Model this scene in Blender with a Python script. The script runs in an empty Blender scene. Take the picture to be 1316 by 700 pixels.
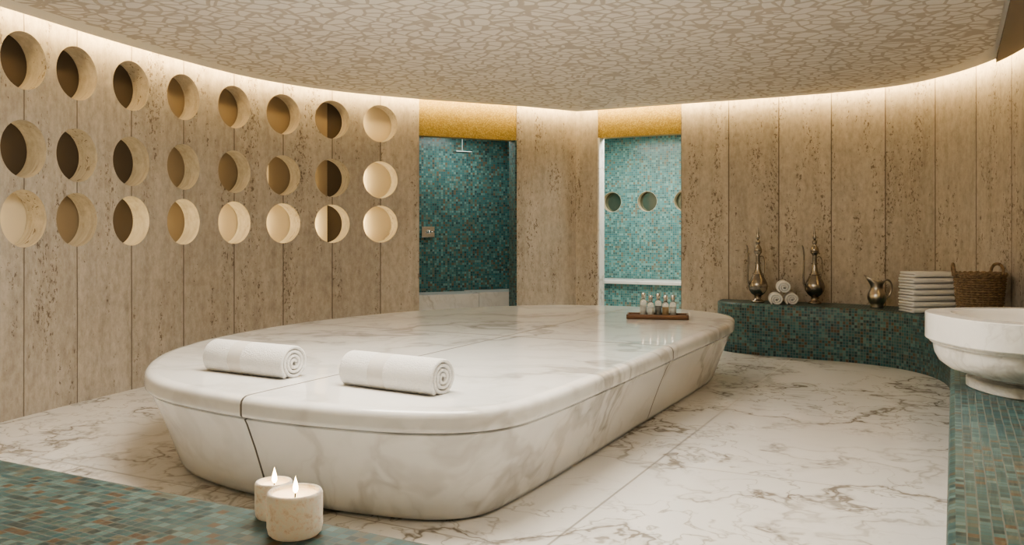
import bpy, bmesh, math, random
from mathutils import Vector, Matrix
random.seed(4)
C = bpy.context.scene.collection
PI = math.pi
TH = math.radians(27.3); CT, ST = math.cos(TH), math.sin(TH)
F = 1100.0; HC = 1.2
ZB = 0.5      # bench top
ZP = 0.5      # platform top
ZC = 2.6      # ceiling panel
ZT = 2.86

def P(px, d, z=0.0):
    s = (px-658)/F*d
    return Vector((s*CT-d*ST, s*ST+d*CT, z))

# ------------------------------------------------------------------ materials
class Mt:
    def __init__(s, name):
        s.m = bpy.data.materials.new(name); s.m.use_nodes = True
        s.nt = s.m.node_tree; s.b = s.nt.nodes['Principled BSDF']
    def n(s, t, **kw):
        nd = s.nt.nodes.new(t)
        for k, v in kw.items():
            if hasattr(nd, k): setattr(nd, k, v)
        return nd
    def l(s, a, b): s.nt.links.new(a, b)
    def math(s, op, a, b=None, c=None):
        nd = s.n('ShaderNodeMath'); nd.operation = op
        for i, v in enumerate((a, b, c)):
            if v is None: continue
            if isinstance(v, (int, float)): nd.inputs[i].default_value = v
            else: s.l(v, nd.inputs[i])
        return nd.outputs[0]
    def vmath(s, op, a, b=None):
        nd = s.n('ShaderNodeVectorMath'); nd.operation = op
        s.l(a, nd.inputs[0])
        if b is not None:
            if isinstance(b, (tuple, list)): nd.inputs[1].default_value = b
            else: s.l(b, nd.inputs[1])
        return nd.outputs[0]
    def ramp(s, fac, stops, interp='LINEAR'):
        nd = s.n('ShaderNodeValToRGB'); cr = nd.color_ramp; cr.interpolation = interp
        while len(cr.elements) > 1: cr.elements.remove(cr.elements[-1])
        cr.elements[0].position = stops[0][0]; cr.elements[0].color = (*stops[0][1], 1)
        for p, c in stops[1:]:
            e = cr.elements.new(p); e.color = (*c, 1)
        s.l(fac, nd.inputs[0]); return nd.outputs[0]
    def noise(s, vec, scale, detail=4, rough=0.55, dist=0.0):
        nd = s.n('ShaderNodeTexNoise'); s.l(vec, nd.inputs['Vector'])
        nd.inputs['Scale'].default_value = scale; nd.inputs['Detail'].default_value = detail
        nd.inputs['Roughness'].default_value = rough; nd.inputs['Distortion'].default_value = dist
        return nd
    def mix(s, fac, a, b, blend='MIX'):
        nd = s.n('ShaderNodeMixRGB'); nd.blend_type = blend
        for i, v in enumerate((fac, a, b)):
            if isinstance(v, (int, float)): nd.inputs[i].default_value = v
            elif isinstance(v, tuple): nd.inputs[i].default_value = (*v, 1)
            else: s.l(v, nd.inputs[i])
        return nd.outputs[0]
    def bump(s, h, strength=0.3, dist=0.01):
        nd = s.n('ShaderNodeBump'); nd.inputs['Strength'].default_value = strength
        nd.inputs['Distance'].default_value = dist
        s.l(h, nd.inputs['Height']); s.l(nd.outputs[0], s.b.inputs['Normal'])
    def tc(s, which): return s.n('ShaderNodeTexCoord').outputs[which]
    def scl(s, vec, v): return s.vmath('MULTIPLY', vec, v)
    def set(s, **kw):
        for k, v in kw.items():
            k = {'color': 'Base Color', 'rough': 'Roughness', 'metal': 'Metallic', 'trans': 'Transmission Weight',
                 'ior': 'IOR', 'ecol': 'Emission Color', 'estr': 'Emission Strength', 'spec': 'Specular IOR Level',
                 'sss': 'Subsurface Weight', 'coat': 'Coat Weight', 'sheen': 'Sheen Weight'}[k]
            i = s.b.inputs[k]
            if isinstance(v, tuple): i.default_value = (*v, 1)
            elif isinstance(v, (int, float)): i.default_value = v
            else: s.l(v, i)
        return s

def simple(name, **kw): return Mt(name).set(**kw).m

def travertine(name, w, dark=1.0, plo=.44, phi=.58, val=1.0):
    M = Mt(name); uv = M.tc('UV')
    sep = M.n('ShaderNodeSeparateXYZ'); M.l(uv, sep.inputs[0]); u = sep.outputs[0]
    q = M.math('DIVIDE', u, w)
    cell = M.math('FLOOR', q); fr = M.math('FRACT', q)
    wn = M.n('ShaderNodeTexWhiteNoise', noise_dimensions='1D'); M.l(cell, wn.inputs['W'])
    off = M.n('ShaderNodeCombineXYZ'); M.l(M.math('MULTIPLY', wn.outputs[0], 7.0), off.inputs[1]); M.l(wn.outputs[0], off.inputs[2])
    v = M.vmath('ADD', uv, off.outputs[0])
    streak = M.noise(M.scl(v, (11, 1.3, 1)), 1.0, 6, 0.65)
    col = M.ramp(streak.outputs[0], [(0.28, (.31, .27, .22)), (0.5, (.445, .40, .335)), (0.72, (.56, .515, .445))])
    fine = M.noise(M.scl(v, (24, 13, 1)), 1.0, 6, 0.72)
    col = M.mix(0.5, col, M.ramp(fine.outputs[0], [(0.32, (.28, .24, .19)), (0.5, (.445, .40, .335)), (0.68, (.60, .555, .49))]))
    mask = M.noise(M.scl(v, (6.0, 0.9, 1)), 1.0, 5, 0.7)
    mk = M.ramp(mask.outputs[0], [(plo, (0, 0, 0)), (phi, (1, 1, 1))])
    pit = M.noise(M.scl(v, (48, 28, 1)), 1.0, 4, 0.72)
    thr = M.math('MULTIPLY_ADD', mk, 0.168, M.math('SUBTRACT', pit.outputs[0], 0.713))
    pf = M.ramp(thr, [(0.0, (0, 0, 0)), (0.032, (1, 1, 1))])
    col = M.mix(M.math('MULTIPLY', pf, 0.76*dark), col, (.12, .085, .055))
    tone = M.math('MULTIPLY_ADD', wn.outputs[0], 0.16*val, 0.92*val)
    hs = M.n('ShaderNodeHueSaturation'); M.l(col, hs.inputs['Color']); M.l(tone, hs.inputs['Value']); col = hs.outputs[0]
    edge = M.math('LESS_THAN', M.math('MINIMUM', fr, M.math('SUBTRACT', 1.0, fr)), 0.0055/w)
    col = M.mix(M.math('MULTIPLY', edge, .75), col, (.08, .06, .04))
    M.set(color=col, rough=.6)
    h = M.math('SUBTRACT', M.math('MULTIPLY', fine.outputs[0], .5), M.math('ADD', M.math('MULTIPLY', pf, .9), M.math('MULTIPLY', edge, 1.5)))
    M.bump(h, .48, .009)
    return M.m

def marble(name, scale=1.0, vein=1.0, rough=.12, base=(.80, .785, .755), joints=None, vcol=(.30, .27, .23), off=(0, 0, 0), coord='Object', fine=.6, cover=.40, wid=1.0, jm=.8):
    M = Mt(name); co = M.vmath('ADD', M.tc(coord), off)
    w = M.noise(co, 1.3*scale, 4, .55)
    warp = M.vmath('ADD', co, M.scl(w.outputs['Color'], (.9/scale, .9/scale, .9/scale)))
    n1 = M.noise(warp, 1.15*scale, 5, .52)
    a = M.math('ABSOLUTE', M.math('SUBTRACT', n1.outputs[0], .5))
    v1 = M.ramp(a, [(0, (1, 1, 1)), (.005*wid, (.8, .8, .8)), (.013*wid, (.25, .25, .25)), (.035*wid, (.06, .06, .06)), (.06*wid, (0, 0, 0))])
    msk = M.noise(co, .8*scale, 2, .5)
    mk = M.ramp(msk.outputs[0], [(cover, (0, 0, 0)), (cover+.2, (1, 1, 1))])
    n2 = M.noise(warp, 3.4*scale, 4, .5)
    a2 = M.math('ABSOLUTE', M.math('SUBTRACT', n2.outputs[0], .5))
    v2 = M.ramp(a2, [(0, (.9, .9, .9)), (.010*wid, (.35, .35, .35)), (.025*wid, (0, 0, 0))])
    tot = M.math('MULTIPLY', M.math('ADD', M.math('MULTIPLY', v1, M.math('MULTIPLY_ADD', mk, .7, .3)), M.math('MULTIPLY', v2, M.math('MULTIPLY', mk, fine))), vein)
    cloud = M.ramp(n1.outputs[0], [(.3, tuple(c*.93 for c in base)), (.55, base)])
    col = M.mix(M.math('MINIMUM', tot, 1.0), cloud, vcol)
    r = rough
    if joints:
        sep = M.n('ShaderNodeSeparateXYZ'); M.l(M.tc('Object'), sep.inputs[0])
        js = []
        for ax, p0, step, wd in joints:
            c = M.math('SUBTRACT', sep.outputs[ax], p0)
            if step:
                q = M.math('FRACT', M.math('DIVIDE', c, step))
                dd = M.math('MULTIPLY', M.math('MINIMUM', q, M.math('SUBTRACT', 1.0, q)), step)
            else: dd = M.math('ABSOLUTE', c)
            js.append(M.math('LESS_THAN', dd, wd))
        j = js[0]
        for k in js[1:]: j = M.math('MAXIMUM', j, k)
        col = M.mix(M.math('MULTIPLY', j, jm), col, (.12, .10, .08))
        r = M.math('MULTIPLY_ADD', j, .4, rough)
    M.set(color=col, rough=r)
    return M.m

def mosaic(name, size, pal, grout=(.09, .11, .105), metal=0.0, gw=.43, rough=.2, vr=(.3, .85), spec=.4, bmp=.25):
    M = Mt(name); uv = M.scl(M.tc('UV'), (1/size, 1/size, 1))
    fl = M.vmath('FLOOR', uv); fr = M.vmath('FRACTION', uv)
    wn = M.n('ShaderNodeTexWhiteNoise', noise_dimensions='2D'); M.l(fl, wn.inputs['Vector'])
    n = len(pal)
    col = M.ramp(wn.outputs[0], [(i/n, c) for i, c in enumerate(pal)], 'CONSTANT')
    big = M.noise(fl, .12, 2, .5)
    hs = M.n('ShaderNodeHueSaturation'); M.l(col, hs.inputs['Color'])
    M.l(M.math('MULTIPLY_ADD', big.outputs[0], vr[0], vr[1]), hs.inputs['Value']); col = hs.outputs[0]
    sep = M.n('ShaderNodeSeparateXYZ'); M.l(M.vmath('ABSOLUTE', M.vmath('SUBTRACT', fr, (.5, .5, .5))), sep.inputs[0])
    g = M.math('GREATER_THAN', M.math('MAXIMUM', sep.outputs[0], sep.outputs[1]), gw)
    col = M.mix(g, col, grout)
    M.set(color=col, rough=M.math('MULTIPLY_ADD', g, .4, rough), metal=metal, spec=spec)
    if bmp: M.bump(M.math('SUBTRACT', 1.0, g), bmp, .002)
    return M.m

TEAL = [(.024, .078, .085), (.035, .11, .12), (.055, .15, .155), (.02, .052, .058), (.085, .19, .185), (.042, .11, .11), (.03, .095, .108), (.11, .21, .20), (.105, .075, .048), (.034, .125, .135), (.10, .12, .095), (.06, .135, .13)]
def pal(k, kb=1.0, mixm=0.0):
    av = [sum(c[i] for c in TEAL)/len(TEAL) for i in range(3)]
    return [tuple((c[i]*(1-mixm)+av[i]*mixm)*k*(kb if i == 2 else 1) for i in range(3)) for c in TEAL]
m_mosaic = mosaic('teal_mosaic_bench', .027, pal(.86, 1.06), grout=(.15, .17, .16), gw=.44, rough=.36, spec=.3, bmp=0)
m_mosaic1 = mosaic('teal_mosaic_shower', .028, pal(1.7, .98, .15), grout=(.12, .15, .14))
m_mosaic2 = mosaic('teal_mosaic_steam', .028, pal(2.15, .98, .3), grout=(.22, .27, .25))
m_gold = mosaic('gold_mosaic', .010, [(.31, .22, .065), (.38, .28, .09), (.25, .19, .055), (.42, .33, .13), (.34, .25, .08), (.29, .21, .07)], grout=(.24, .18, .06), metal=0, rough=.5, gw=.46)
m_floor = marble('floor_marble', 1.15, 1.0, .045, base=(.88, .872, .86), joints=[(0, -1.39, 1.42, .0055), (1, 4.33, 1.42, .0055)], off=(.4, .9, 0), vcol=(.30, .27, .235), fine=.75, cover=.37, wid=1.15, jm=.6)
m_plat = marble('platform_marble', .66, .72, .09, base=(.90, .895, .88), off=(3, 7, 2), vcol=(.42, .40, .37), fine=.4, wid=2.1, joints=[(0, -2.72, 0, .0065), (1, 5.19, 0, .010)], jm=.85, cover=.36)
m_basin = marble('basin_marble', 1.6, .4, .16, base=(.88, .87, .84), off=(5, 1, 2), wid=1.8)
m_marb = marble('pale_marble', 1.2, .5, .2, off=(1, 1, 8))

M = Mt('terry_cloth')
nn = M.noise(M.tc('Object'), 160, 3, .6)
M.set(color=(.90, .89, .87), rough=.95, sheen=.3); M.bump(nn.outputs[0], .9, .008); m_towel = M.m
M = Mt('terry_cloth_banded')
nn = M.noise(M.tc('Object'), 160, 3, .6)
sep = M.n('ShaderNodeSeparateXYZ'); M.l(M.tc('Object'), sep.inputs[0])
bd = M.math('LESS_THAN', M.math('ABSOLUTE', M.math('ADD', sep.outputs[0], .05)), .045)
M.set(color=M.mix(bd, (.90, .89, .87), (.68, .655, .62)), rough=.95, sheen=.3)
M.bump(M.math('MULTIPLY', nn.outputs[0], M.math('MULTIPLY_ADD', bd, -.85, 1.0)), 1.0, .009); m_towelb = M.m

m_silver = simple('antique_silver', color=(.33, .295, .25), metal=1.0, rough=.27)
m_silver2 = simple('brushed_silver', color=(.46, .42, .36), metal=1.0, rough=.28)
m_chrome = simple('chrome', color=(.8, .8, .8), metal=1.0, rough=.12)
m_steel = simple('dull_steel', color=(.30, .32, .31), metal=1.0, rough=.3)
m_wood = simple('tray_wood', color=(.16, .085, .045), rough=.45)
m_glass = simple('bottle_glass', color=(.95, .97, .95), rough=.02, trans=.95, ior=1.45)
m_liq = [simple('white_lotion', color=(.82, .80, .75), rough=.4), simple('amber_oil', color=(.45, .28, .11), rough=.25), simple('grey_gel', color=(.22, .22, .20), rough=.3)]
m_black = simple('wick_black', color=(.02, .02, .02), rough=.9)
m_refl_dark = simple('painted_reflection_dark', color=(.07, .052, .036), rough=.22, spec=.6)  # niche back tones: reflections put into flat colours
m_refl_brown = simple('painted_reflection_brown', color=(.24, .185, .12), rough=.4)
m_refl_cream = simple('painted_reflection_cream', color=(.64, .55, .40), rough=.5)
m_mirror = simple('porthole_glass', color=(.22, .24, .19), metal=.8, rough=.1)
m_reveal = simple('porthole_reveal', color=(.58, .50, .36), rough=.5)
m_led = simple('led_warm', color=(1, .8, .5), ecol=(1, .72, .35), estr=92.0)
m_fillT = simple('niche_fill_soft', color=(1, .8, .5), ecol=(1, .78, .42), estr=12.0)  # niche emitters: added glow to brighten the inner walls
m_fillM = simple('niche_fill_mid', color=(1, .8, .5), ecol=(1, .78, .42), estr=28.0)
m_fillB = simple('niche_fill_bright', color=(1, .8, .5), ecol=(1, .77, .40), estr=85.0)
m_flame = simple('flame', color=(1, .7, .3), ecol=(1, .66, .28), estr=26.0)
m_wax = simple('candle_wax', color=(.94, .86, .72), rough=.45, sss=.4, ecol=(1, .62, .30), estr=1.6)  # emission paints the flame's glow into the wax
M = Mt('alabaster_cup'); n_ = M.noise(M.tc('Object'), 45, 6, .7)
M.set(color=M.ramp(n_.outputs[0], [(.36, (.66, .60, .52)), (.48, (.88, .85, .80)), (.65, (.95, .93, .90))]), rough=.6, ecol=(1, .70, .42), estr=.14)  # faint emission imitates candlelight coming through the cup
M.bump(n_.outputs[0], .5, .004); m_cup = M.m
M = Mt('wicker'); n_ = M.noise(M.tc('Object'), 40, 4, .6)
M.set(color=M.ramp(n_.outputs[0], [(.3, (.12, .08, .048)), (.7, (.33, .235, .14))]), rough=.65); m_wick = M.m
m_plain = simple('ceiling_paint', color=(.82, .79, .74), rough=.8)
m_border_shade = simple('painted_border_shade', color=(.24, .20, .155), rough=.6)  # dark tone paints the shade on the right ceiling border
m_wdark = simple('basket_lining', color=(.07, .045, .03), rough=.9)
M = Mt('ceiling_relief'); co = M.scl(M.tc('Object'), (1, 1, 0))
wv = M.vmath('ADD', co, M.scl(M.noise(co, 5.0, 1, .5).outputs['Color'], (.07, .07, 0)))
vo = M.n('ShaderNodeTexVoronoi', feature='DISTANCE_TO_EDGE'); vo.inputs['Scale'].default_value = 9.0
M.l(wv, vo.inputs['Vector'])
rr = M.ramp(vo.outputs['Distance'], [(0, (1, 1, 1)), (.07, (1, 1, 1)), (.10, (0, 0, 0))])
M.set(color=M.mix(rr, (.83, .79, .735), (.57, .515, .45)), rough=.7); M.bump(M.math('SUBTRACT', 1.0, rr), .3, .008); m_ceil = M.m

# ------------------------------------------------------------------ mesh helpers
def link(name, bm, mat, parent=None, smooth=False, loc=None, rz=0, kind=None):
    me = bpy.data.meshes.new(name)
    bmesh.ops.recalc_face_normals(bm, faces=bm.faces[:])
    if smooth:
        for f in bm.faces: f.smooth = True
    bm.to_mesh(me); bm.free(); me.materials.append(mat)
    o = bpy.data.objects.new(name, me); C.objects.link(o)
    if parent: o.parent = parent
    if loc is not None: o.location = loc
    o.rotation_euler = (0, 0, rz)
    if kind: o['kind'] = kind
    return o
def sharp(o, ang=40):
    me = o.data; bm = bmesh.new(); bm.from_mesh(me); a = math.radians(ang)
    for e in bm.edges:
        if len(e.link_faces) == 2 and e.calc_face_angle(0) > a: e.smooth = False
    bm.to_mesh(me); bm.free(); return o
def thing(name, label, cat, loc=(0, 0, 0), rz=0, group=None, sc=1.0):
    o = bpy.data.objects.new(name, None); C.objects.link(o); o.empty_display_size = .05
    o.location = loc; o.rotation_euler = (0, 0, rz); o['label'] = label; o['category'] = cat; o.scale = (sc, sc, sc)
    if group: o['group'] = group
    return o
def tag(o, label, cat, group=None):
    o['label'] = label; o['category'] = cat
    if group: o['group'] = group
    return o
def dup(root, loc, rz, label):
    r = root.copy(); C.objects.link(r); r.location = loc; r.rotation_euler = (0, 0, rz); r['label'] = label
    for ch in list(root.children):
        c = ch.copy(); C.objects.link(c); c.parent = r
        for g in ch.children:
            d = g.copy(); C.objects.link(d); d.parent = c
    return r
def autouv(bm):
    uvl = bm.loops.layers.uv.verify(); bm.normal_update()
    for f in bm.faces:
        n = f.normal
        for lp in f.loops:
            c = lp.vert.co
            if abs(n.z) > .7: lp[uvl].uv = (c.x, c.y)
            else:
                h = Vector((-n.y, n.x)).normalized(); lp[uvl].uv = (c.x*h.x+c.y*h.y, c.z)
def box(bm, c, size, rz=0):
    mt = Matrix.Translation(c) @ Matrix.Rotation(rz, 4, 'Z') @ Matrix.Diagonal((*size, 1))
    return bmesh.ops.create_cube(bm, size=1, matrix=mt)['verts']
def rbox(bm, c, size, r, rz=0, seg=2):
    vs = box(bm, c, size, rz)
    es = list({e for v in vs for e in v.link_edges})
    bmesh.ops.bevel(bm, geom=es, offset=r, segments=seg, affect='EDGES', profile=.5)
def lathe(bm, prof, seg=40, c=(0, 0, 0), sq=None, rot=0):
    rings = []
    def k(a):
        if not sq: return 1
        return (abs(math.cos(a))**sq+abs(math.sin(a))**sq)**(-1/sq)
    for r, z in prof:
        if r < 1e-6: rings.append([bm.verts.new((c[0], c[1], c[2]+z))])
        else:
            R = []
            for i in range(seg):
                a = 2*PI*i/seg; q = r*k(a); R.append(bm.verts.new((c[0]+q*math.cos(a+rot), c[1]+q*math.sin(a+rot), c[2]+z)))
            rings.append(R)
    for a, b in zip(rings, rings[1:]):
        for i in range(seg):
            j = (i+1) % seg
            if len(a) == 1 and len(b) == 1: continue
            if len(a) == 1: bm.faces.new((a[0], b[i], b[j]))
            elif len(b) == 1: bm.faces.new((a[i], a[j], b[0]))
            else: bm.faces.new((a[i], a[j], b[j], b[i]))
def tube(bm, pts, rad, seg=10, closed=False):
    pts = [Vector(p) for p in pts]; n = len(pts)
    if not isinstance(rad, (list, tuple)): rad = [rad]*n
    rings = []; prev = None
    for i, p in enumerate(pts):
        a = pts[(i-1) % n] if (closed or i > 0) else p
        b = pts[(i+1) % n] if (closed or i < n-1) else p
        t = (b-a).normalized()
        if prev is None:
            x = t.cross(Vector((0, 0, 1)))
            if x.length < .1: x = t.cross(Vector((0, 1, 0)))
        else: x = prev - t*prev.dot(t)
        x.normalize(); prev = x; y = t.cross(x)
        rings.append([bm.verts.new(p+rad[i]*(x*math.cos(2*PI*k/seg)+y*math.sin(2*PI*k/seg))) for k in range(seg)])
    m = n if closed else n-1
    for i in range(m):
        A, B = rings[i], rings[(i+1) % n]
        for k in range(seg): bm.faces.new((A[k], A[(k+1) % seg], B[(k+1) % seg], B[k]))
    if not closed: bm.faces.new(rings[0]); bm.faces.new(rings[-1][::-1])
def catmull(pts, per=8, closed=False):
    pts = [Vector(p) for p in pts]; n = len(pts); out = []
    for i in range(n if closed else n-1):
        if closed: p0, p1, p2, p3 = pts[(i-1) % n], pts[i], pts[(i+1) % n], pts[(i+2) % n]
        else: p0, p1, p2, p3 = pts[max(i-1, 0)], pts[i], pts[i+1], pts[min(i+2, n-1)]
        for k in range(per):
            t = k/per
            out.append(.5*((2*p1)+(p2-p0)*t+(2*p0-5*p1+4*p2-p3)*t*t+(3*p1-p0-3*p2+p3)*t**3))
    if not closed: out.append(pts[-1])
    return out
def offset(pts, d):      # closed CCW, d>0 inward
    n = len(pts); out = []
    for i in range(n):
        a, b, c = pts[i-1], pts[i], pts[(i+1) % n]
        e1 = (b-a).normalized(); e2 = (c-b).normalized()
        n1 = Vector((-e1.y, e1.x)); n2 = Vector((-e2.y, e2.x)); m = (n1+n2)
        if m.length < .01: m = n1
        m.normalize(); k = max(m.dot(n1), .4)
        out.append(b+m*(d/k))
    return out
def prism(bm, outline, prof, top=True, bottom=True):
    uvl = bm.loops.layers.uv.verify(); n = len(outline)
    arc = [0]
    for i in range(n): arc.append(arc[-1]+(outline[(i+1) % n]-outline[i]).length)
    rings = []; vv = []; acc = 0; last = None
    for off, z in prof:
        o = offset(outline, off) if abs(off) > 1e-9 else outline
        rings.append([bm.verts.new((p.x, p.y, z)) for p in o])
        if last is not None: acc += math.hypot(off-last[0], z-last[1])
        last = (off, z); vv.append(acc)
    for k in range(len(rings)-1):
        A, B = rings[k], rings[k+1]
        for i in range(n):
            j = (i+1) % n
            f = bm.faces.new((A[i], A[j], B[j], B[i]))
            for lp, uv in zip(f.loops, ((arc[i], vv[k]), (arc[i+1], vv[k]), (arc[i+1], vv[k+1]), (arc[i], vv[k+1]))): lp[uvl].uv = uv
            f.smooth = True
    for r, fl in ((rings[-1], top), (rings[0][::-1], bottom)):
        if fl:
            f = bm.faces.new(r)
            for lp in f.loops: lp[uvl].uv = (lp.vert.co.x, lp.vert.co.y)
def clip(bm, planes):
    for pc, pn in planes:
        r = bmesh.ops.bisect_plane(bm, geom=bm.verts[:]+bm.edges[:]+bm.faces[:], plane_co=pc, plane_no=pn, clear_outer=True)
        es = [g for g in r['geom_cut'] if isinstance(g, bmesh.types.BMEdge)]
        bmesh.ops.holes_fill(bm, edges=es, sides=0)
def V2(l): return [Vector(p) for p in l]
def cut_holes(o, cylinders, R, depth=.5):
    cb = bmesh.new()
    for c, nrm in cylinders:
        mt = Matrix.Translation(c) @ nrm.to_track_quat('Z', 'Y').to_matrix().to_4x4()
        bmesh.ops.create_cone(cb, cap_ends=True, segments=64, radius1=R, radius2=R, depth=depth, matrix=mt)
    cut = link('cutter', cb, o.data.materials[0])
    md = o.modifiers.new('b', 'BOOLEAN'); md.object = cut; md.operation = 'DIFFERENCE'; md.solver = 'EXACT'
    dg = bpy.context.evaluated_depsgraph_get(); dg.update()
    nm = bpy.data.meshes.new_from_object(o.evaluated_get(dg)); o.modifiers.clear(); o.data = nm
    bpy.data.objects.remove(cut)
    return nm

# ------------------------------------------------------------------ room outline (CCW)
Rpts = catmull(V2([(.98, -1.5), (.98, 0), (.98, 2.5), (.95, 4.3), (.88, 5.5), (.75, 6.6), (.56, 7.5), (.34, 8.1), (.03, 8.6), (-.36, 8.97), (-.9, 9.15), (-1.6, 9.2), (-2.66, 9.2)]), 8)
D2a, D2b = Vector((-2.66, 9.2)), Vector((-3.64, 9.2))
COR = Vector((-3.91, 9.2))
D1a, D1b = Vector((-4.33, 8.51)), Vector((-5.03, 7.6))
Lpts = catmull(V2([(-5.03, 7.6), (-5.28, 7.2), (-5.52, 6.73), (-5.68, 6.22), (-5.74, 5.65), (-5.69, 5.0), (-5.55, 4.1), (-5.35, 3.2), (-5.08, 1.9), (-4.75, .6), (-4.2, -.6), (-3.4, -1.5)]), 10)
ROOM = Rpts + [D2b, COR, D1a] + Lpts

def wall_strip(name, pts, mat, u0=0, rev=False, t=.16, z0=0, z1=ZT, kind='structure'):
    bm = bmesh.new(); uvl = bm.loops.layers.uv.verify(); n = len(pts)
    nor = []
    for i in range(n):
        a = pts[max(i-1, 0)]; b = pts[min(i+1, n-1)]; e = (b-a).normalized(); m = Vector((e.y, -e.x))
        if 0 < i < n-1:
            e1 = (pts[i]-pts[i-1]).normalized(); m1 = Vector((e1.y, -e1.x)); m = m/max(m.dot(m1), .5)
        nor.append(m)
    arc = [0]
    for i in range(n-1): arc.append(arc[-1]+(pts[i+1]-pts[i]).length)
    if rev: arc = [arc[-1]-a for a in arc]
    arc = [a+u0 for a in arc]
    I0 = [bm.verts.new((p.x, p.y, z0)) for p in pts]; I1 = [bm.verts.new((p.x, p.y, z1)) for p in pts]
    O0 = [bm.verts.new((p.x+m.x*t, p.y+m.y*t, z0)) for p, m in zip(pts, nor)]; O1 = [bm.verts.new((p.x+m.x*t, p.y+m.y*t, z1)) for p, m in zip(pts, nor)]
    def q(vs, uvs):
        f = bm.faces.new(vs)
        for lp, uv in zip(f.loops, uvs): lp[uvl].uv = uv
    for i in range(n-1):
        a, b = arc[i], arc[i+1]
        q((I0[i], I0[i+1], I1[i+1], I1[i]), ((a, z0), (b, z0), (b, z1), (a, z1)))
        q((O0[i+1], O0[i], O1[i], O1[i+1]), ((b, z0), (a, z0), (a, z1), (b, z1)))
        q((I1[i], I1[i+1], O1[i+1], O1[i]), ((a, 0), (b, 0), (b, t), (a, t)))
        q((I0[i+1], I0[i], O0[i], O0[i+1]), ((b, 0), (a, 0), (a, t), (b, t)))
    for k in (0, n-1): q((I0[k], I1[k], O1[k], O0[k]), ((arc[k]+.02, z0), (arc[k]+.02, z1), (arc[k]+.02+t, z1), (arc[k]+.02+t, z0)))
    return link(name, bm, mat, kind=kind)

m_trR = travertine('travertine_right', .52, plo=.42, phi=.57, val=1.02)
m_trC = travertine('travertine_corner', 5.0, val=1.0)
wall_strip('wall_right', Rpts, m_trR, rev=True)
wall_strip('wall_back', [D2b, COR, D1a], m_trC, u0=1.3)
larc = [0]
for i in range(len(Lpts)-1): larc.append(larc[-1]+(Lpts[i+1]-Lpts[i]).length)
def at_arc(u):
    for i in range(len(Lpts)-1):
        if larc[i] <= u <= larc[i+1]:
            t = (u-larc[i])/(larc[i+1]-larc[i]); p = Lpts[i].lerp(Lpts[i+1], t); e = (Lpts[i+1]-Lpts[i]).normalized()
            return p, e
def arc_px(px):
    d = P(px, 1.0)
    for i in range(len(Lpts)-1):
        a, b = Lpts[i], Lpts[i+1]
        ca = d.x*a.y-d.y*a.x; cb = d.x*b.y-d.y*b.x
        if ca*cb <= 0 and a.y > 1:
            t = ca/(ca-cb); return larc[i]+t*(larc[i+1]-larc[i])
HU = [arc_px(x) for x in (489, 427, 364, 301, 236, 169, 99, 31)]
STEP = (HU[7]-HU[0])/7
def umap(u):
    if u <= HU[0]: return u-HU[0]
    for k in range(7):
        if u <= HU[k+1]: return STEP*(k+(u-HU[k])/(HU[k+1]-HU[k]))
    return STEP*7+u-HU[7]
m_trL = travertine('travertine_left', STEP, plo=.46, phi=.60, val=.95)
wl = wall_strip('wall_left', Lpts, m_trL)
RZ = [2.335, 1.755, 1.298]; HR = .19
cyl = []
for c in range(8):
    p, e = at_arc(HU[c]); nrm = Vector((e.y, -e.x, 0))
    for z in RZ: cyl.append(((p.x+nrm.x*.08, p.y+nrm.y*.08, z), nrm))
nm = cut_holes(wl, cyl, HR)
uvl = nm.uv_layers.active or nm.uv_layers.new()
cache = {}
for lp in nm.loops:
    vi = lp.vertex_index
    if vi not in cache:
        co = nm.vertices[vi].co; q = Vector((co.x, co.y)); bd = 9e9; bu = 0
        for i in range(len(Lpts)-1):
            a, b = Lpts[i], Lpts[i+1]; ab = b-a; t = max(0, min(1, (q-a).dot(ab)/ab.length_squared)); dd = (a+ab*t-q).length
            if dd < bd: bd = dd; bu = larc[i]+t*ab.length
        cache[vi] = (umap(bu)+STEP*20, co.z, bd)
    c3 = cache[vi]; uvl.data[lp.index].uv = (c3[0], c3[1])
for po in nm.polygons:
    ds = [cache[nm.loops[li].vertex_index][2] for li in po.loop_indices]
    if max(ds)-min(ds) > .05:
        for li in po.loop_indices:
            c3 = cache[nm.loops[li].vertex_index]; uvl.data[li].uv = (STEP*30+.08+c3[2], c3[1]+c3[0])

wall_strip('wall_rear', [Lpts[-1], Vector((-1.2, -1.5)), Rpts[0]], m_trC)
def slab2(name, a, b, inset, t, z0, z1, mat, kind='structure'):
    e = (b-a).normalized(); m = Vector((e.y, -e.x)); c = (a+b)/2+m*(inset+t/2)
    bm = bmesh.new(); box(bm, (c.x, c.y, (z0+z1)/2), ((b-a).length, t, z1-z0), math.atan2(e.y, e.x)); autouv(bm)
    return link(name, bm, mat, kind=kind)
slab2('trim_1', D1a, D1b, .015, .13, 2.24, ZT, m_gold)
slab2('trim_2', D2a, D2b, .015, .13, 2.30, ZT, m_gold)

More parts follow.
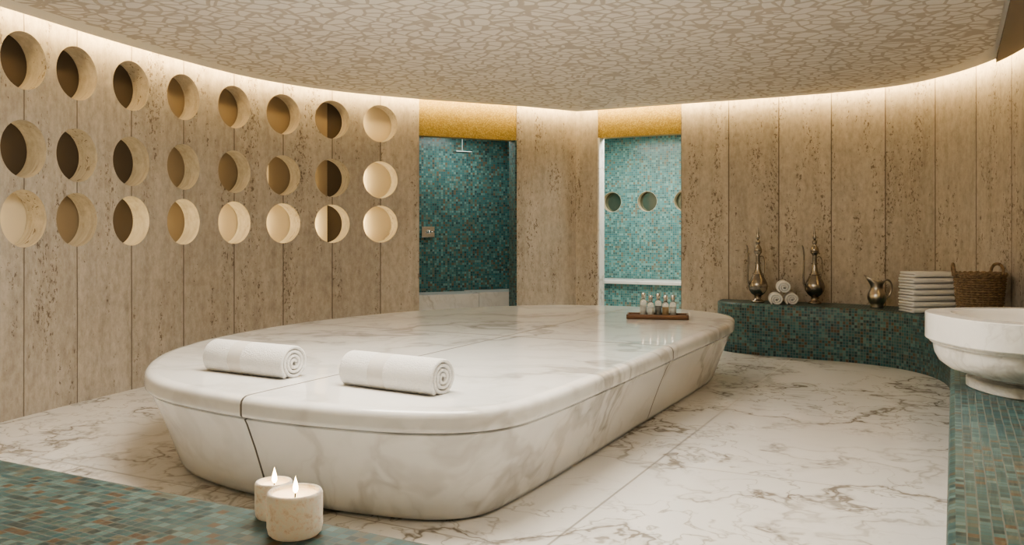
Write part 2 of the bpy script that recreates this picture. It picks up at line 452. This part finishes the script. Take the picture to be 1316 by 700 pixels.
# niches
ordw = ['first', 'second', 'third', 'fourth', 'fifth', 'sixth', 'seventh', 'eighth']
rowsn = ['top', 'middle', 'bottom']
looks = [['dd', 'dd', 'dd', 'bb', 'bb', 'bb', 'bd', 'cc'], ['dd', 'dd', 'dd', 'db', 'bb', 'cb', 'bd', 'cc'], ['cc', 'bb', 'dd', 'db', 'cc', 'cc', 'cd', 'cc']]  # left and right tones painted for the reflection in each niche
mats = {'d': m_refl_dark, 'b': m_refl_brown, 'c': m_refl_cream}; words = {'d': 'dark bronze', 'b': 'brown', 'c': 'cream'}
def half_disc(x0, x1, R):
    bm = bmesh.new(); N = 24
    a0 = math.acos(max(-1, min(1, x1/R))); a1 = math.acos(max(-1, min(1, x0/R)))
    up = [(R*math.cos(a0+(a1-a0)*i/N), R*math.sin(a0+(a1-a0)*i/N)) for i in range(N+1)]
    dn = [(x, -z) for x, z in up[::-1]]
    ring = []
    for p in up+dn:
        if not ring or (abs(p[0]-ring[-1][0])+abs(p[1]-ring[-1][1]) > 1e-5): ring.append(p)
    if abs(ring[0][0]-ring[-1][0])+abs(ring[0][1]-ring[-1][1]) < 1e-5: ring.pop()
    A = [bm.verts.new((x, 0, z)) for x, z in ring]; B = [bm.verts.new((x, .012, z)) for x, z in ring]
    bm.faces.new(A); bm.faces.new(B[::-1])
    for i in range(len(A)):
        j = (i+1) % len(A); bm.faces.new((A[i], B[i], B[j], A[j]))
    return bm
for r in range(3):
    for k in range(8):
        p, e = at_arc(HU[7-k]); rz = math.atan2(-e.y, -e.x)
        lk = looks[r][k]
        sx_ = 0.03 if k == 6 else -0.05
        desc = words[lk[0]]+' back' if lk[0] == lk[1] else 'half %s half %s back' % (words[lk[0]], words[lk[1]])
        t = thing('wall_niche', 'round niche, reflection painted as %s, %s from left in %s row' % (desc, ordw[k], rowsn[r]), 'niche',
                  (p.x, p.y, RZ[r]), rz, 'round niches in the travertine wall')
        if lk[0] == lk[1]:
            o = link('painted_reflection', half_disc(-HR-.015, HR+.015, HR+.015), mats[lk[0]], t); o.location = (0, .163, 0)
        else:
            o = link('painted_reflection', half_disc(-HR-.015, sx_, HR+.015), mats[lk[0]], t); o.location = (0, .163, 0); o['label'] = words[lk[0]]+' half of the painted reflection'
            o = link('painted_reflection', half_disc(sx_, HR+.015, HR+.015), mats[lk[1]], t); o.location = (0, .163, 0); o['label'] = words[lk[1]]+' half of the painted reflection'
        bm = bmesh.new(); A = []; B = []
        for i in range(13):
            a = PI+(-.75+1.5*i/12); x, z = (HR-.004)*math.cos(a), (HR-.004)*math.sin(a)
            A.append(bm.verts.new((x, .125, z))); B.append(bm.verts.new((x, .145, z)))
        for i in range(12): bm.faces.new((A[i], A[i+1], B[i+1], B[i]))
        link('fill_strip', bm, m_fillB if (r == 2 and k > 1 or (k == 7 and r == 1)) else (m_fillM if (r >= 1 or k == 7) else m_fillT), t)  # added emitter hidden behind the near rim, lights the far side

# floor, ceiling
bm = bmesh.new(); box(bm, (-2.7, 4.8, -.05), (9.4, 13.6, .1)); link('floor', bm, m_floor, kind='structure')
bm = bmesh.new(); box(bm, (-2.7, 4.8, ZT+.05), (9.4, 13.6, .1)); link('ceiling', bm, m_plain, kind='structure')
panel = offset(ROOM, .13)
bm = bmesh.new(); prism(bm, panel, [(0, ZC), (0, ZC+.10)]); link('ceiling_border', bm, m_plain, kind='structure')
ring = [Vector((min(p.x, .27), p.y)) for p in offset(panel, .22)]
r2 = []
for p in ring:
    if not r2 or (p-r2[-1]).length > 1e-3: r2.append(p)
bm = bmesh.new(); prism(bm, r2, [(0, ZC+.03), (0, ZC-.012)]); link('ceiling_relief_panel', bm, m_ceil, kind='structure')
dp = [p for p in panel if p.x > .30 and p.y < 7.9 and p.y > 1]
dp = [Vector((p.x-.01, p.y)) for p in dp] + [Vector((.30, dp[-1].y)), Vector((.30, dp[0].y))]
bm = bmesh.new(); prism(bm, dp, [(0, ZC-.035), (0, ZC-.0005)]); link('ceiling_border_shade', bm, m_border_shade, kind='structure')  # dark strip added for the shade along the right border
bm = bmesh.new(); prism(bm, panel, [(-.004, ZC+.025), (-.004, ZC+.055)], top=False, bottom=False)
link('trim_3', bm, m_led, kind='structure')

# ------------------------------------------------------------------ alcove 1 (shower) behind D1
e = (D1b-D1a).normalized(); nn1 = Vector((e.y, -e.x))
def A1(along, deep): return D1a+e*along+nn1*deep
W1 = (D1b-D1a).length
def wallbox(name, a, b, t, z0, z1, mat): return slab2(name, a, b, 0, t, z0, z1, mat)
wallbox('wall_shower_back', A1(-.75, 1.25), A1(W1+.15, 1.25), .1, 0, ZT, m_mosaic1)
wallbox('wall_shower_left', A1(W1+.15, 1.25), A1(W1+.15, .16), .1, 0, ZT, m_mosaic1)
wallbox('wall_shower_right', A1(-.75, .3), A1(-.75, 1.25), .1, 0, ZT, m_mosaic1)
slab2('ceiling_shower', A1(-.75, .16), A1(W1+.15, .16), 0, 1.09, 2.42, 2.5, m_plain)
slab2('trim_4', A1(-.01, 0.004), A1(.018, 0.004), .0, .17, 0, 2.24, m_mosaic)
def marble_seat(a, b, inset, t, z0, z1): return slab2('marble_bench', a, b, inset, t, z0, z1, m_marb, kind=None)
tag(marble_seat(A1(-.7, .75), A1(W1*.12, .75), 0, .48, 0, .5), 'right white marble bench block inside the teal shower recess', 'bench')
tag(marble_seat(A1(W1*.12+.006, .75), A1(W1+.12, .75), 0, .48, 0, .49), 'left white marble bench block inside the teal shower recess', 'bench')
rz1 = math.atan2(-e.y, -e.x)
sp = A1(W1*.31, .75)
t = thing('overhead_shower', 'flat chrome overhead shower hanging in the left teal mosaic recess', 'shower', (sp.x, sp.y, 2.15), rz1)
bm = bmesh.new(); rbox(bm, (0, 0, .008), (.20, .13, .012), .004); link('spray_plate', bm, m_steel, t)
bm = bmesh.new(); lathe(bm, [(0, .012), (.006, .012), (.006, .25), (.018, .253), (.018, .27), (0, .27)], 16); link('pipe', bm, m_steel, t, True)
vp = A1(W1*.53, 1.25)
t = thing('shower_valve', 'small chrome shower valve on the teal mosaic wall of the left recess', 'valve', (vp.x, vp.y, 1.22), rz1)
bm = bmesh.new(); rbox(bm, (0, -.012, 0), (.17, .02, .13), .005); link('plate', bm, m_chrome, t)
bm = bmesh.new(); tube(bm, [(0, -.02, 0), (0, -.07, 0)], .022, 16); link('knob', bm, m_chrome, t, True)
bm = bmesh.new(); tube(bm, [(0, -.06, 0), (.07, -.065, -.0)], .008, 10); link('lever', bm, m_chrome, t, True)

# ------------------------------------------------------------------ alcove 2 (steam room) behind D2
YB = 10.75
wsb = wallbox('wall_steam_back', Vector((-2.0, YB)), Vector((-4.7, YB)), .1, 0, ZT, m_mosaic2)
MX = ((-4.05, 'leftmost'), (-3.56, 'middle'), (-3.07, 'rightmost'))
cut_holes(wsb, [((x, YB+.05, 1.62), Vector((0, 1, 0))) for x, _ in MX], .134)
wallbox('wall_steam_left', Vector((-4.7, YB)), Vector((-4.7, 9.9)), .1, 0, ZT, m_mosaic2)
wallbox('wall_steam_right', Vector((-2.0, 9.4)), Vector((-2.0, YB)), .1, 0, ZT, m_mosaic2)
bm = bmesh.new(); box(bm, (-3.3, 10.06, 2.5), (2.6, 1.3, .06)); link('ceiling_steam', bm, m_plain, kind='structure')
slab2('trim_5', Vector((-3.62, 9.2)), Vector((-3.64, 9.2)), 0, .16, 0, 2.30, m_marb)
t = thing('steam_bench', 'teal mosaic bench with a white marble top inside the right doorway', 'bench', (-3.3, 10.5, 0))
bm = bmesh.new(); box(bm, (0, 0, .28), (2.5, .48, .56)); autouv(bm); link('bench_base', bm, m_mosaic2, t)
bm = bmesh.new(); rbox(bm, (0, -.02, .585), (2.5, .5, .045), .008); link('bench_top', bm, m_marb, t)
for i, (x, ww) in enumerate(MX):
    t = thing('porthole', 'small round dark porthole recessed in the teal mosaic wall, %s of three' % ww, 'porthole', (x, YB, 1.62), 0, 'round portholes in the steam room')
    bm = bmesh.new(); bmesh.ops.create_cone(bm, cap_ends=True, segments=40, radius1=.15, radius2=.15, depth=.012, matrix=Matrix.Translation((0, .107, 0)) @ Matrix.Rotation(PI/2, 4, 'X')); link('glass', bm, m_mirror, t)
    bm = bmesh.new(); A = [[bm.verts.new((rr_*math.cos(a*2*PI/48), y, rr_*math.sin(a*2*PI/48))) for a in range(48)] for rr_, y in ((.1335, .1), (.1335, .001), (.130, .001), (.130, .1))]
    for q in range(4):
        for a in range(48): bm.faces.new((A[q][a], A[q][(a+1) % 48], A[(q+1) % 4][(a+1) % 48], A[(q+1) % 4][a]))
    link('reveal', bm, m_reveal, t)

# ------------------------------------------------------------------ mosaic bench
front = catmull(V2([(-2.22, 9.19), (-2.20, 8.95), (-2.05, 8.74), (-1.75, 8.63), (-1.35, 8.58), (-.85, 8.52), (-.48, 8.36), (-.22, 8.08), (-.07, 7.7), (-.02, 7.2), (-.02, 6.4)]), 8)
front += V2([(-.02, 5), (-.02, 3), (-.02, 2.0)]) + catmull(V2([(-.02, 1.95), (-.10, 1.73), (-.35, 1.65)]), 5) + V2([(-2.5, 1.65), (-5.0, 1.65)])
lw = [p for p in Lpts if p.y < 1.6]
ws = [p for p in Rpts if p.x > -2.2]
outl = front + lw + [Vector((-1.2, -1.5))] + ws
sg = sum(outl[i].x*outl[(i+1) % len(outl)].y-outl[(i+1) % len(outl)].x*outl[i].y for i in range(len(outl)))
if sg < 0: outl = outl[::-1]
clean = []
for p in outl:
    if not clean or (p-clean[-1]).length > .004: clean.append(p)
outl = offset(clean, .004)
bm = bmesh.new(); prism(bm, outl, [(0, 0), (0, ZB-.02), (.006, ZB-.006), (.02, ZB)])
# the flat top: its own vertices so that shading normals stay upright
capf = [f for f in bm.faces if len(f.verts) > 8]
bmesh.ops.split_edges(bm, edges=list({e_ for f in capf for e_ in f.edges}))
tag(link('mosaic_bench', bm, m_mosaic), 'continuous teal mosaic bench curving around the right and near sides of the room', 'bench')

# ------------------------------------------------------------------ marble platform
po = catmull(V2([(-2.7, 2.73), (-2.1, 2.77), (-1.78, 2.88), (-1.61, 3.08), (-1.56, 3.4), (-1.55, 4.1), (-1.55, 5.2), (-1.55, 6.4), (-1.58, 7.0), (-1.73, 7.45), (-2.1, 7.76), (-2.8, 7.9), (-3.55, 7.67), (-4.1, 7.05), (-4.45, 6.3), (-4.60, 5.4), (-4.54, 4.55), (-4.30, 3.8), (-3.93, 3.26), (-3.42, 2.87)]), 8, True)
t = thing('marble_platform', 'large low white marble heated platform in the middle of the room', 'platform', (0, 0, 0))
g = .0022; XJ, YJ = -2.72, 5.19
for sx in (-1, 1):
    for sy in (-1, 1):
        pl = [((XJ+sx*g, 0, 0), (-sx, 0, 0)), ((0, YJ+sy*g, 0), (0, -sy, 0))]
        bm = bmesh.new(); prism(bm, po, [(.215, 0), (.183, .012), (.165, .04), (.13, .14), (.085, .26), (.036, .375), (.024, .396), (.032, .400)]); clip(bm, pl)
        sharp(link('base_block', bm, m_plat, t), 50)
        bm = bmesh.new(); prism(bm, po, [(.05, .400), (.05, .409), (.008, .410), (.001, .418), (0, .43), (0, .464), (.004, .480), (.014, .491), (.030, .498), (.055, ZP)]); clip(bm, pl)
        sharp(link('top_slab', bm, m_plat, t), 50)
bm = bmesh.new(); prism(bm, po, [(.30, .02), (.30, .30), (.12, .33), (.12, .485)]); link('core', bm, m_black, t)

# ------------------------------------------------------------------ towels
def ribbon(path, th, L, rnd=None):
    bm = bmesh.new(); rnd = rnd or th*.5; n = len(path)
    sec = []
    for sx in (1, -1):
        for k in range(5):
            a = (PI/2-k*PI/4) if sx > 0 else (-PI/2-k*PI/4)
            sec.append((sx*(L/2-rnd)+rnd*math.cos(a), th/2*math.sin(a)))
    rings = []
    for i in range(n):
        a = path[max(i-1, 0)]; b = path[min(i+1, n-1)]; tx, tz = b[0]-a[0], b[1]-a[1]; l = math.hypot(tx, tz) or 1
        nx, nz = -tz/l, tx/l
        rings.append([bm.verts.new((s, path[i][0]+h*nx, path[i][1]+h*nz)) for s, h in sec])
    m = len(sec)
    for A, B in zip(rings, rings[1:]):
        for k in range(m): bm.faces.new((A[k], A[(k+1) % m], B[(k+1) % m], B[k]))
    bm.faces.new(rings[0]); bm.faces.new(rings[-1][::-1])
    return bm
def roll_path(R, turns, r0=.012, wob=.0, endang=-PI/2):
    N = int(turns*30); th = (R-r0)/turns; out = []
    for i in range(N+1):
        a = (i/N-1)*turns*2*PI+endang; r = r0+(R-th/2-r0)*i/N
        out.append((r*math.cos(a)*(1.02+wob), r*math.sin(a)*(1-wob)+R))
    return out, th
def towel_roll(name, label, R, L, mat, loc, rz, turns=4.2, group=None, endang=-2.3):
    pth, th = roll_path(R, turns, R*.10, .02, endang)
    bm = ribbon(pth, th*.68, L, th*.40)
    mz = min(v.co.z for v in bm.verts)
    for v in bm.verts:
        v.co.z -= mz
        if v.co.z < .006: v.co.z = .0005+v.co.z*.4       # settles flat where it rests
    o = link(name, bm, mat, smooth=True, loc=loc, rz=rz)
    return tag(o, label, 'towel', group)
c = (P(278, 4.42)+P(379, 4.18))/2; dv = P(379, 4.18)-P(278, 4.46)
towel_roll('rolled_towel', 'rolled white bath towel on the platform, the left one of two', .096, .555, m_towelb, (c.x, c.y, ZP), math.atan2(dv.y, dv.x), 3.6, group='rolled towels on the platform')
c = (P(454, 3.99)+P(568, 3.76))/2; dv = P(570, 3.76)-P(456, 4.04)
towel_roll('rolled_towel', 'rolled white bath towel on the platform, the right one nearer the edge', .095, .54, m_towelb, (c.x, c.y, ZP), math.atan2(dv.y, dv.x), 3.6, group='rolled towels on the platform')
c = P(1007, 8.56); gname = 'small rolled towels on the far bench'
for dx, dz, lb in ((-.077, 0, 'small white rolled towel between the ewers, lower left of the pile'), (.077, 0, 'small white rolled towel between the ewers, lower right of the pile'), (.0, .118, 'small white rolled towel on top of the little pile between the ewers')):
    towel_roll('rolled_towel', lb, .074, .26, m_towel, (c.x+dx*CT, c.y+dx*ST, ZB+dz), -math.radians(76), 2.6, gname)
sc = P(1191, 7.64); words7 = ['bottom towel', 'second towel from the bottom', 'third towel from the bottom', 'middle towel', 'third towel from the top', 'second towel from the top', 'topmost towel']
th = .0265; zz = ZB
for i in range(7):
    D = .24; hh = .0125
    path = [(D/2, th/2-.004), (-D/2+hh, th/2-.004)]
    for k in range(1, 6):
        a = -PI/2-k*PI/6; path.append((-D/2+hh+hh*math.cos(a), th/2-.004+hh+hh*math.sin(a)))
    path += [(-D/2+hh, th/2-.004+2*hh), (D/2-.02*random.random(), th/2-.004+2*hh)]
    o = link('folded_towel', ribbon(path, .0215, .40+random.uniform(-.012, .012), .011), m_towel, smooth=True,
             loc=(sc.x+random.uniform(-.006, .006), sc.y+random.uniform(-.004, .004), zz+.002), rz=TH+.12+random.uniform(-.03, .03))
    tag(o, 'folded white hand towel, %s of the stack beside the basket' % words7[i], 'towel', 'folded towels in the stack')
    zz += .0525

# ------------------------------------------------------------------ ewers, pitcher
def ewer(loc, rz, label):
    t = thing('ewer', label, 'ewer', loc, rz, 'silver ewers on the far bench', 1.08)
    bm = bmesh.new(); lathe(bm, [(0, 0), (.058, 0), (.062, .008), (.055, .016), (.032, .03), (.024, .05), (.034, .065), (.06, .085), (.084, .12), (.09, .155), (.082, .19), (.062, .23), (.042, .265), (.028, .31), (.021, .37), (.019, .44), (.024, .455), (.036, .468), (.040, .476), (.036, .482), (0, .482)], 36)
    b = link('body', bm, m_silver, t, True)
    for z, r in ((.05, .030), (.27, .043), (.37, .026)):
        bm = bmesh.new(); tube(bm, [(r*math.cos(a*2*PI/28), r*math.sin(a*2*PI/28), z) for a in range(28)], .005, 8, True); link('collar', bm, m_silver, b, True)
    bm = bmesh.new(); lathe(bm, [(0, .482), (.036, .482), (.038, .49), (.034, .51), (.024, .53), (.014, .545), (.022, .56), (.022, .576), (.010, .59), (0, .595)], 28); l = link('lid', bm, m_silver, t, True)
    bm = bmesh.new(); lathe(bm, [(0, .588), (.009, .59), (.016, .605), (.018, .618), (.010, .635), (.012, .65), (.006, .675), (.003, .71), (0, .725)], 16); link('finial', bm, m_silver, l, True)
    bm = bmesh.new(); p_ = catmull([(-.078, 0, .15), (-.096, 0, .18), (-.102, 0, .25), (-.098, 0, .34), (-.096, 0, .43), (-.104, 0, .51), (-.112, 0, .54)], 6); tube(bm, p_, [.011-.005*i/(len(p_)-1) for i in range(len(p_))], 12); link('spout', bm, m_silver, t, True)
    bm = bmesh.new(); tube(bm, catmull([(.022, 0, .43), (.045, 0, .435), (.062, 0, .41), (.068, 0, .35), (.066, 0, .29), (.058, 0, .25), (.058, 0, .235)], 6), .0045, 10); link('handle', bm, m_silver, t, True)
    return t
e0 = ewer(P(974, 8.72, ZB), TH+.15, 'tall antique silver ewer at the left end of the far bench')
dup(e0, P(1047, 8.55, ZB), TH-.1, 'tall antique silver ewer to the right of the small rolled towels')
t = thing('pitcher', 'small squat silver pitcher with a curved handle on the far bench', 'pitcher', P(1127, 8.12, ZB), TH, None, 1.0)
bm = bmesh.new(); lathe(bm, [(0, 0), (.056, 0), (.060, .008), (.054, .02), (.068, .045), (.084, .08), (.087, .105), (.076, .14), (.058, .172), (.053, .20), (.059, .225), (.072, .25), (.068, .251), (.055, .225), (.049, .20), (.052, .172), (0, .15)], 36)
for v in bm.verts:
    if v.co.z > .195 and v.co.x < -.015: k = (v.co.z-.195)/.055; v.co.x -= .045*k*max(0, (-v.co.x-.015)/.05); v.co.z += .035*k*max(0, (-v.co.x-.02)/.06)
link('body', bm, m_silver2, t, True)
bm = bmesh.new(); tube(bm, catmull([(.062, 0, .24), (.095, 0, .262), (.13, 0, .235), (.138, 0, .17), (.114, 0, .105), (.080, 0, .085)], 6), .009, 10); link('handle', bm, m_silver2, t, True)

# ------------------------------------------------------------------ basket
bc = P(1259, 6.88, ZB+.004)
t = thing('wicker_basket', 'brown woven wicker basket with two ear handles beside the towel stack', 'basket', bc, TH)
H = .37; R0, R1 = .142, .182
def RB(z): return R0+(R1-R0)*(z/H)**.8
bm = bmesh.new(); rows = 19
for r in range(rows):
    z = .012+r*(H-.03)/(rows-1)
    pts = [((RB(z)+.0065*math.sin(13*a*2*PI/104+(r % 2)*PI))*math.cos(a*2*PI/104), (RB(z)+.0065*math.sin(13*a*2*PI/104+(r % 2)*PI))*math.sin(a*2*PI/104), z) for a in range(104)]
    tube(bm, pts, .0092, 6, True)
link('weave', bm, m_wick, t, True)
bm = bmesh.new()
for a in range(26):
    an = a*2*PI/26; tube(bm, [(RB(z)*math.cos(an), RB(z)*math.sin(an), z) for z in (.0, H*.33, H*.66, H)], .006, 6)
link('stakes', bm, m_wick, t, True)
bm = bmesh.new()
for ph in (0, PI):
    tube(bm, [((R1+.009*math.cos(12*a*2*PI/120+ph))*math.cos(a*2*PI/120), (R1+.009*math.cos(12*a*2*PI/120+ph))*math.sin(a*2*PI/120), H+.009*math.sin(12*a*2*PI/120+ph)) for a in range(120)], .010, 6, True)
link('rim', bm, m_wick, t, True)
bm = bmesh.new(); lathe(bm, [(0, .004), (R0-.012, .004), (R1-.014, H-.01), (R1-.018, H-.01), (R0-.016, .01), (0, .01)], 40); link('lining', bm, m_wdark, t, True)
for s in (-1, 1):
    bm = bmesh.new(); a0 = .35 if s > 0 else -.35
    tube(bm, [Vector(p) @ Matrix.Rotation(-a0, 3, 'Z') for p in catmull([(s*R1, -.055, H-.02), (s*(R1+.008), -.055, H+.035), (s*(R1+.010), -.025, H+.075), (s*(R1+.010), .025, H+.075), (s*(R1+.008), .055, H+.035), (s*R1, .055, H-.02)], 5)], .012, 8); link('handle', bm, m_wick, t, True)

# ------------------------------------------------------------------ basin
b = P(1344, 3.80, ZB)
t = thing('marble_basin', 'white marble washing basin on a wide foot standing on the right bench', 'basin', b)
bm = bmesh.new(); lathe(bm, [(0, 0), (.290, 0), (.295, .005), (.295, .042), (.290, .047), (.270, .049), (.258, .056), (.254, .072), (0, .072)], 96, sq=2.6, rot=TH); sharp(link('foot', bm, m_basin, t, True), 30)
bm = bmesh.new(); lathe(bm, [(0, .065), (.254, .067), (.315, .070), (.365, .084), (.400, .112), (.418, .148), (.424, .180), (.424, .196), (.436, .197), (.439, .201), (.439, .211), (.453, .213), (.456, .218), (.456, .331), (.453, .334), (.355, .335), (.351, .331), (.345, .31), (.325, .25), (.28, .18), (.2, .14), (0, .125)], 128, sq=2.6, rot=TH); sharp(link('bowl', bm, m_basin, t, True), 30)

# ------------------------------------------------------------------ tray and bottles
tc = P(845, 7.05, ZP); trz = TH-.18
t = thing('wooden_tray', 'small dark wooden tray holding bottles at the far end of the platform', 'tray', tc, trz)
bm = bmesh.new(); rbox(bm, (0, 0, .012), (.50, .20, .018), .003); link('tray_base', bm, m_wood, t)
for sx, sy, w, d in ((0, 1, .50, .014), (0, -1, .50, .014), (1, 0, .014, .20), (-1, 0, .014, .20)):
    bm = bmesh.new(); rbox(bm, (sx*(.25-.007), sy*(.10-.007), .022), (w, d, .036), .003); link('tray_side', bm, m_wood, t)
descs = ['leftmost small bottle on the wooden tray, pale lotion and silver cap', 'second small bottle from the left on the wooden tray, pale with silver cap', 'middle small glass bottle on the wooden tray, dark content and silver cap', 'fourth small bottle from the left on the wooden tray, amber oil', 'rightmost small bottle on the wooden tray, pale lotion and silver cap']
for i, (dx, dy, hb, mi) in enumerate(((-.115, .0, .115, 0), (-.055, -.03, .10, 0), (.005, .02, .11, 2), (.065, -.02, .10, 1), (.125, .015, .10, 0))):
    q = Vector((dx*math.cos(trz)-dy*math.sin(trz), dx*math.sin(trz)+dy*math.cos(trz), 0))
    bt = thing('toiletry_bottle', descs[i], 'bottle', tc+q+Vector((0, 0, .0215)), trz, 'bottles on the tray', 1.2)
    bm = bmesh.new(); lathe(bm, [(0, 0), (.021, 0), (.023, .004), (.023, hb-.02), (.018, hb-.006), (.010, hb), (.010, hb+.012), (0, hb+.012)], 24); bb = link('glass_body', bm, m_glass, bt, True)
    bm = bmesh.new(); lathe(bm, [(0, .004), (.0195, .004), (.0195, hb*.62), (0, hb*.62)], 20); link('content', bm, m_liq[mi], bb, True)
    bm = bmesh.new(); lathe(bm, [(0, hb+.008), (.014, hb+.008), (.014, hb+.04), (.012, hb+.044), (0, hb+.044)], 20); sharp(link('cap', bm, m_chrome, bt, True))

# ------------------------------------------------------------------ candles
def candle(loc, R, Hh, label):
    t = thing('candle', label, 'candle', loc, 0, 'lit candles on the near bench')
    bm = bmesh.new(); lathe(bm, [(0, 0), (R*.86, 0), (R*.95, .006), (R, .02), (R, Hh-.006), (R-.003, Hh), (R-.008, Hh), (R-.011, Hh-.006), (R-.011, Hh-.02), (0, Hh-.02)], 56); link('cup', bm, m_cup, t, True)
    bm = bmesh.new(); lathe(bm, [(0, Hh-.018), (R*.35, Hh-.017), (R-.014, Hh-.010), (R-.0115, Hh-.008), (R-.0115, Hh-.019), (0, Hh-.0195)], 48); link('wax', bm, m_wax, t, True)
    bm = bmesh.new(); tube(bm, [(0, 0, Hh-.02), (.001, 0, Hh-.008), (.003, 0, Hh+.0)], .0016, 8); link('wick', bm, m_black, t, True)
    bm = bmesh.new(); lathe(bm, [(0, 0), (.004, .003), (.0065, .009), (.0060, .016), (.0040, .025), (.0018, .033), (0, .040)], 20, (.002, 0, Hh-.006)); link('flame', bm, m_flame, t, True)
    return t
candle(P(379, 2.0, ZB), .064, .100, 'larger lit candle in a pale stone cup, in front at the bench edge')
candle(P(352, 2.12, ZB), .046, .088, 'smaller lit candle in a pale stone cup behind the larger one')

# ------------------------------------------------------------------ lights
def area(name, loc, sx, sy, pw, col, rot=(0, 0, 0)):
    l = bpy.data.lights.new(name, 'AREA'); l.shape = 'RECTANGLE'; l.size = sx; l.size_y = sy; l.energy = pw; l.color = col
    o = bpy.data.objects.new(name, l); C.objects.link(o); o.location = loc; o.rotation_euler = rot; return o
area('fill_light', (-2.3, 3.3, 2.57), 2.0, 1.0, 118, (1, .91, .775))  # added soft fill above the view, not a ceiling fitting
area('fill_light', (-.3, 2.9, 2.57), .8, 1.0, 18, (1, .91, .775))  # second added fill, smaller and weaker, also out of view
c1 = A1(W1*.3, .6); area('shower_lamp', (c1.x, c1.y, 2.40), .7, .5, 12, (1, .98, .90))
area('steam_lamp', (-3.3, 9.6, 2.45), 1.6, .3, 58, (1, .96, .86))

w = bpy.data.worlds.new('world'); w.use_nodes = True; bpy.context.scene.world = w
w.node_tree.nodes['Background'].inputs[0].default_value = (.9, .8, .65, 1); w.node_tree.nodes['Background'].inputs[1].default_value = .2
try:
    bpy.context.scene.view_settings.look = 'AgX - Medium High Contrast'
except Exception as ex: print(ex)

cam = bpy.data.cameras.new('camera'); cam.sensor_width = 36; cam.lens = F/1316*36; cam.shift_y = -50/1316
co = bpy.data.objects.new('camera', cam); C.objects.link(co); co.location = (0, 0, HC); co.rotation_euler = (PI/2, 0, TH)
cam.clip_start = .02
bpy.context.scene.camera = co
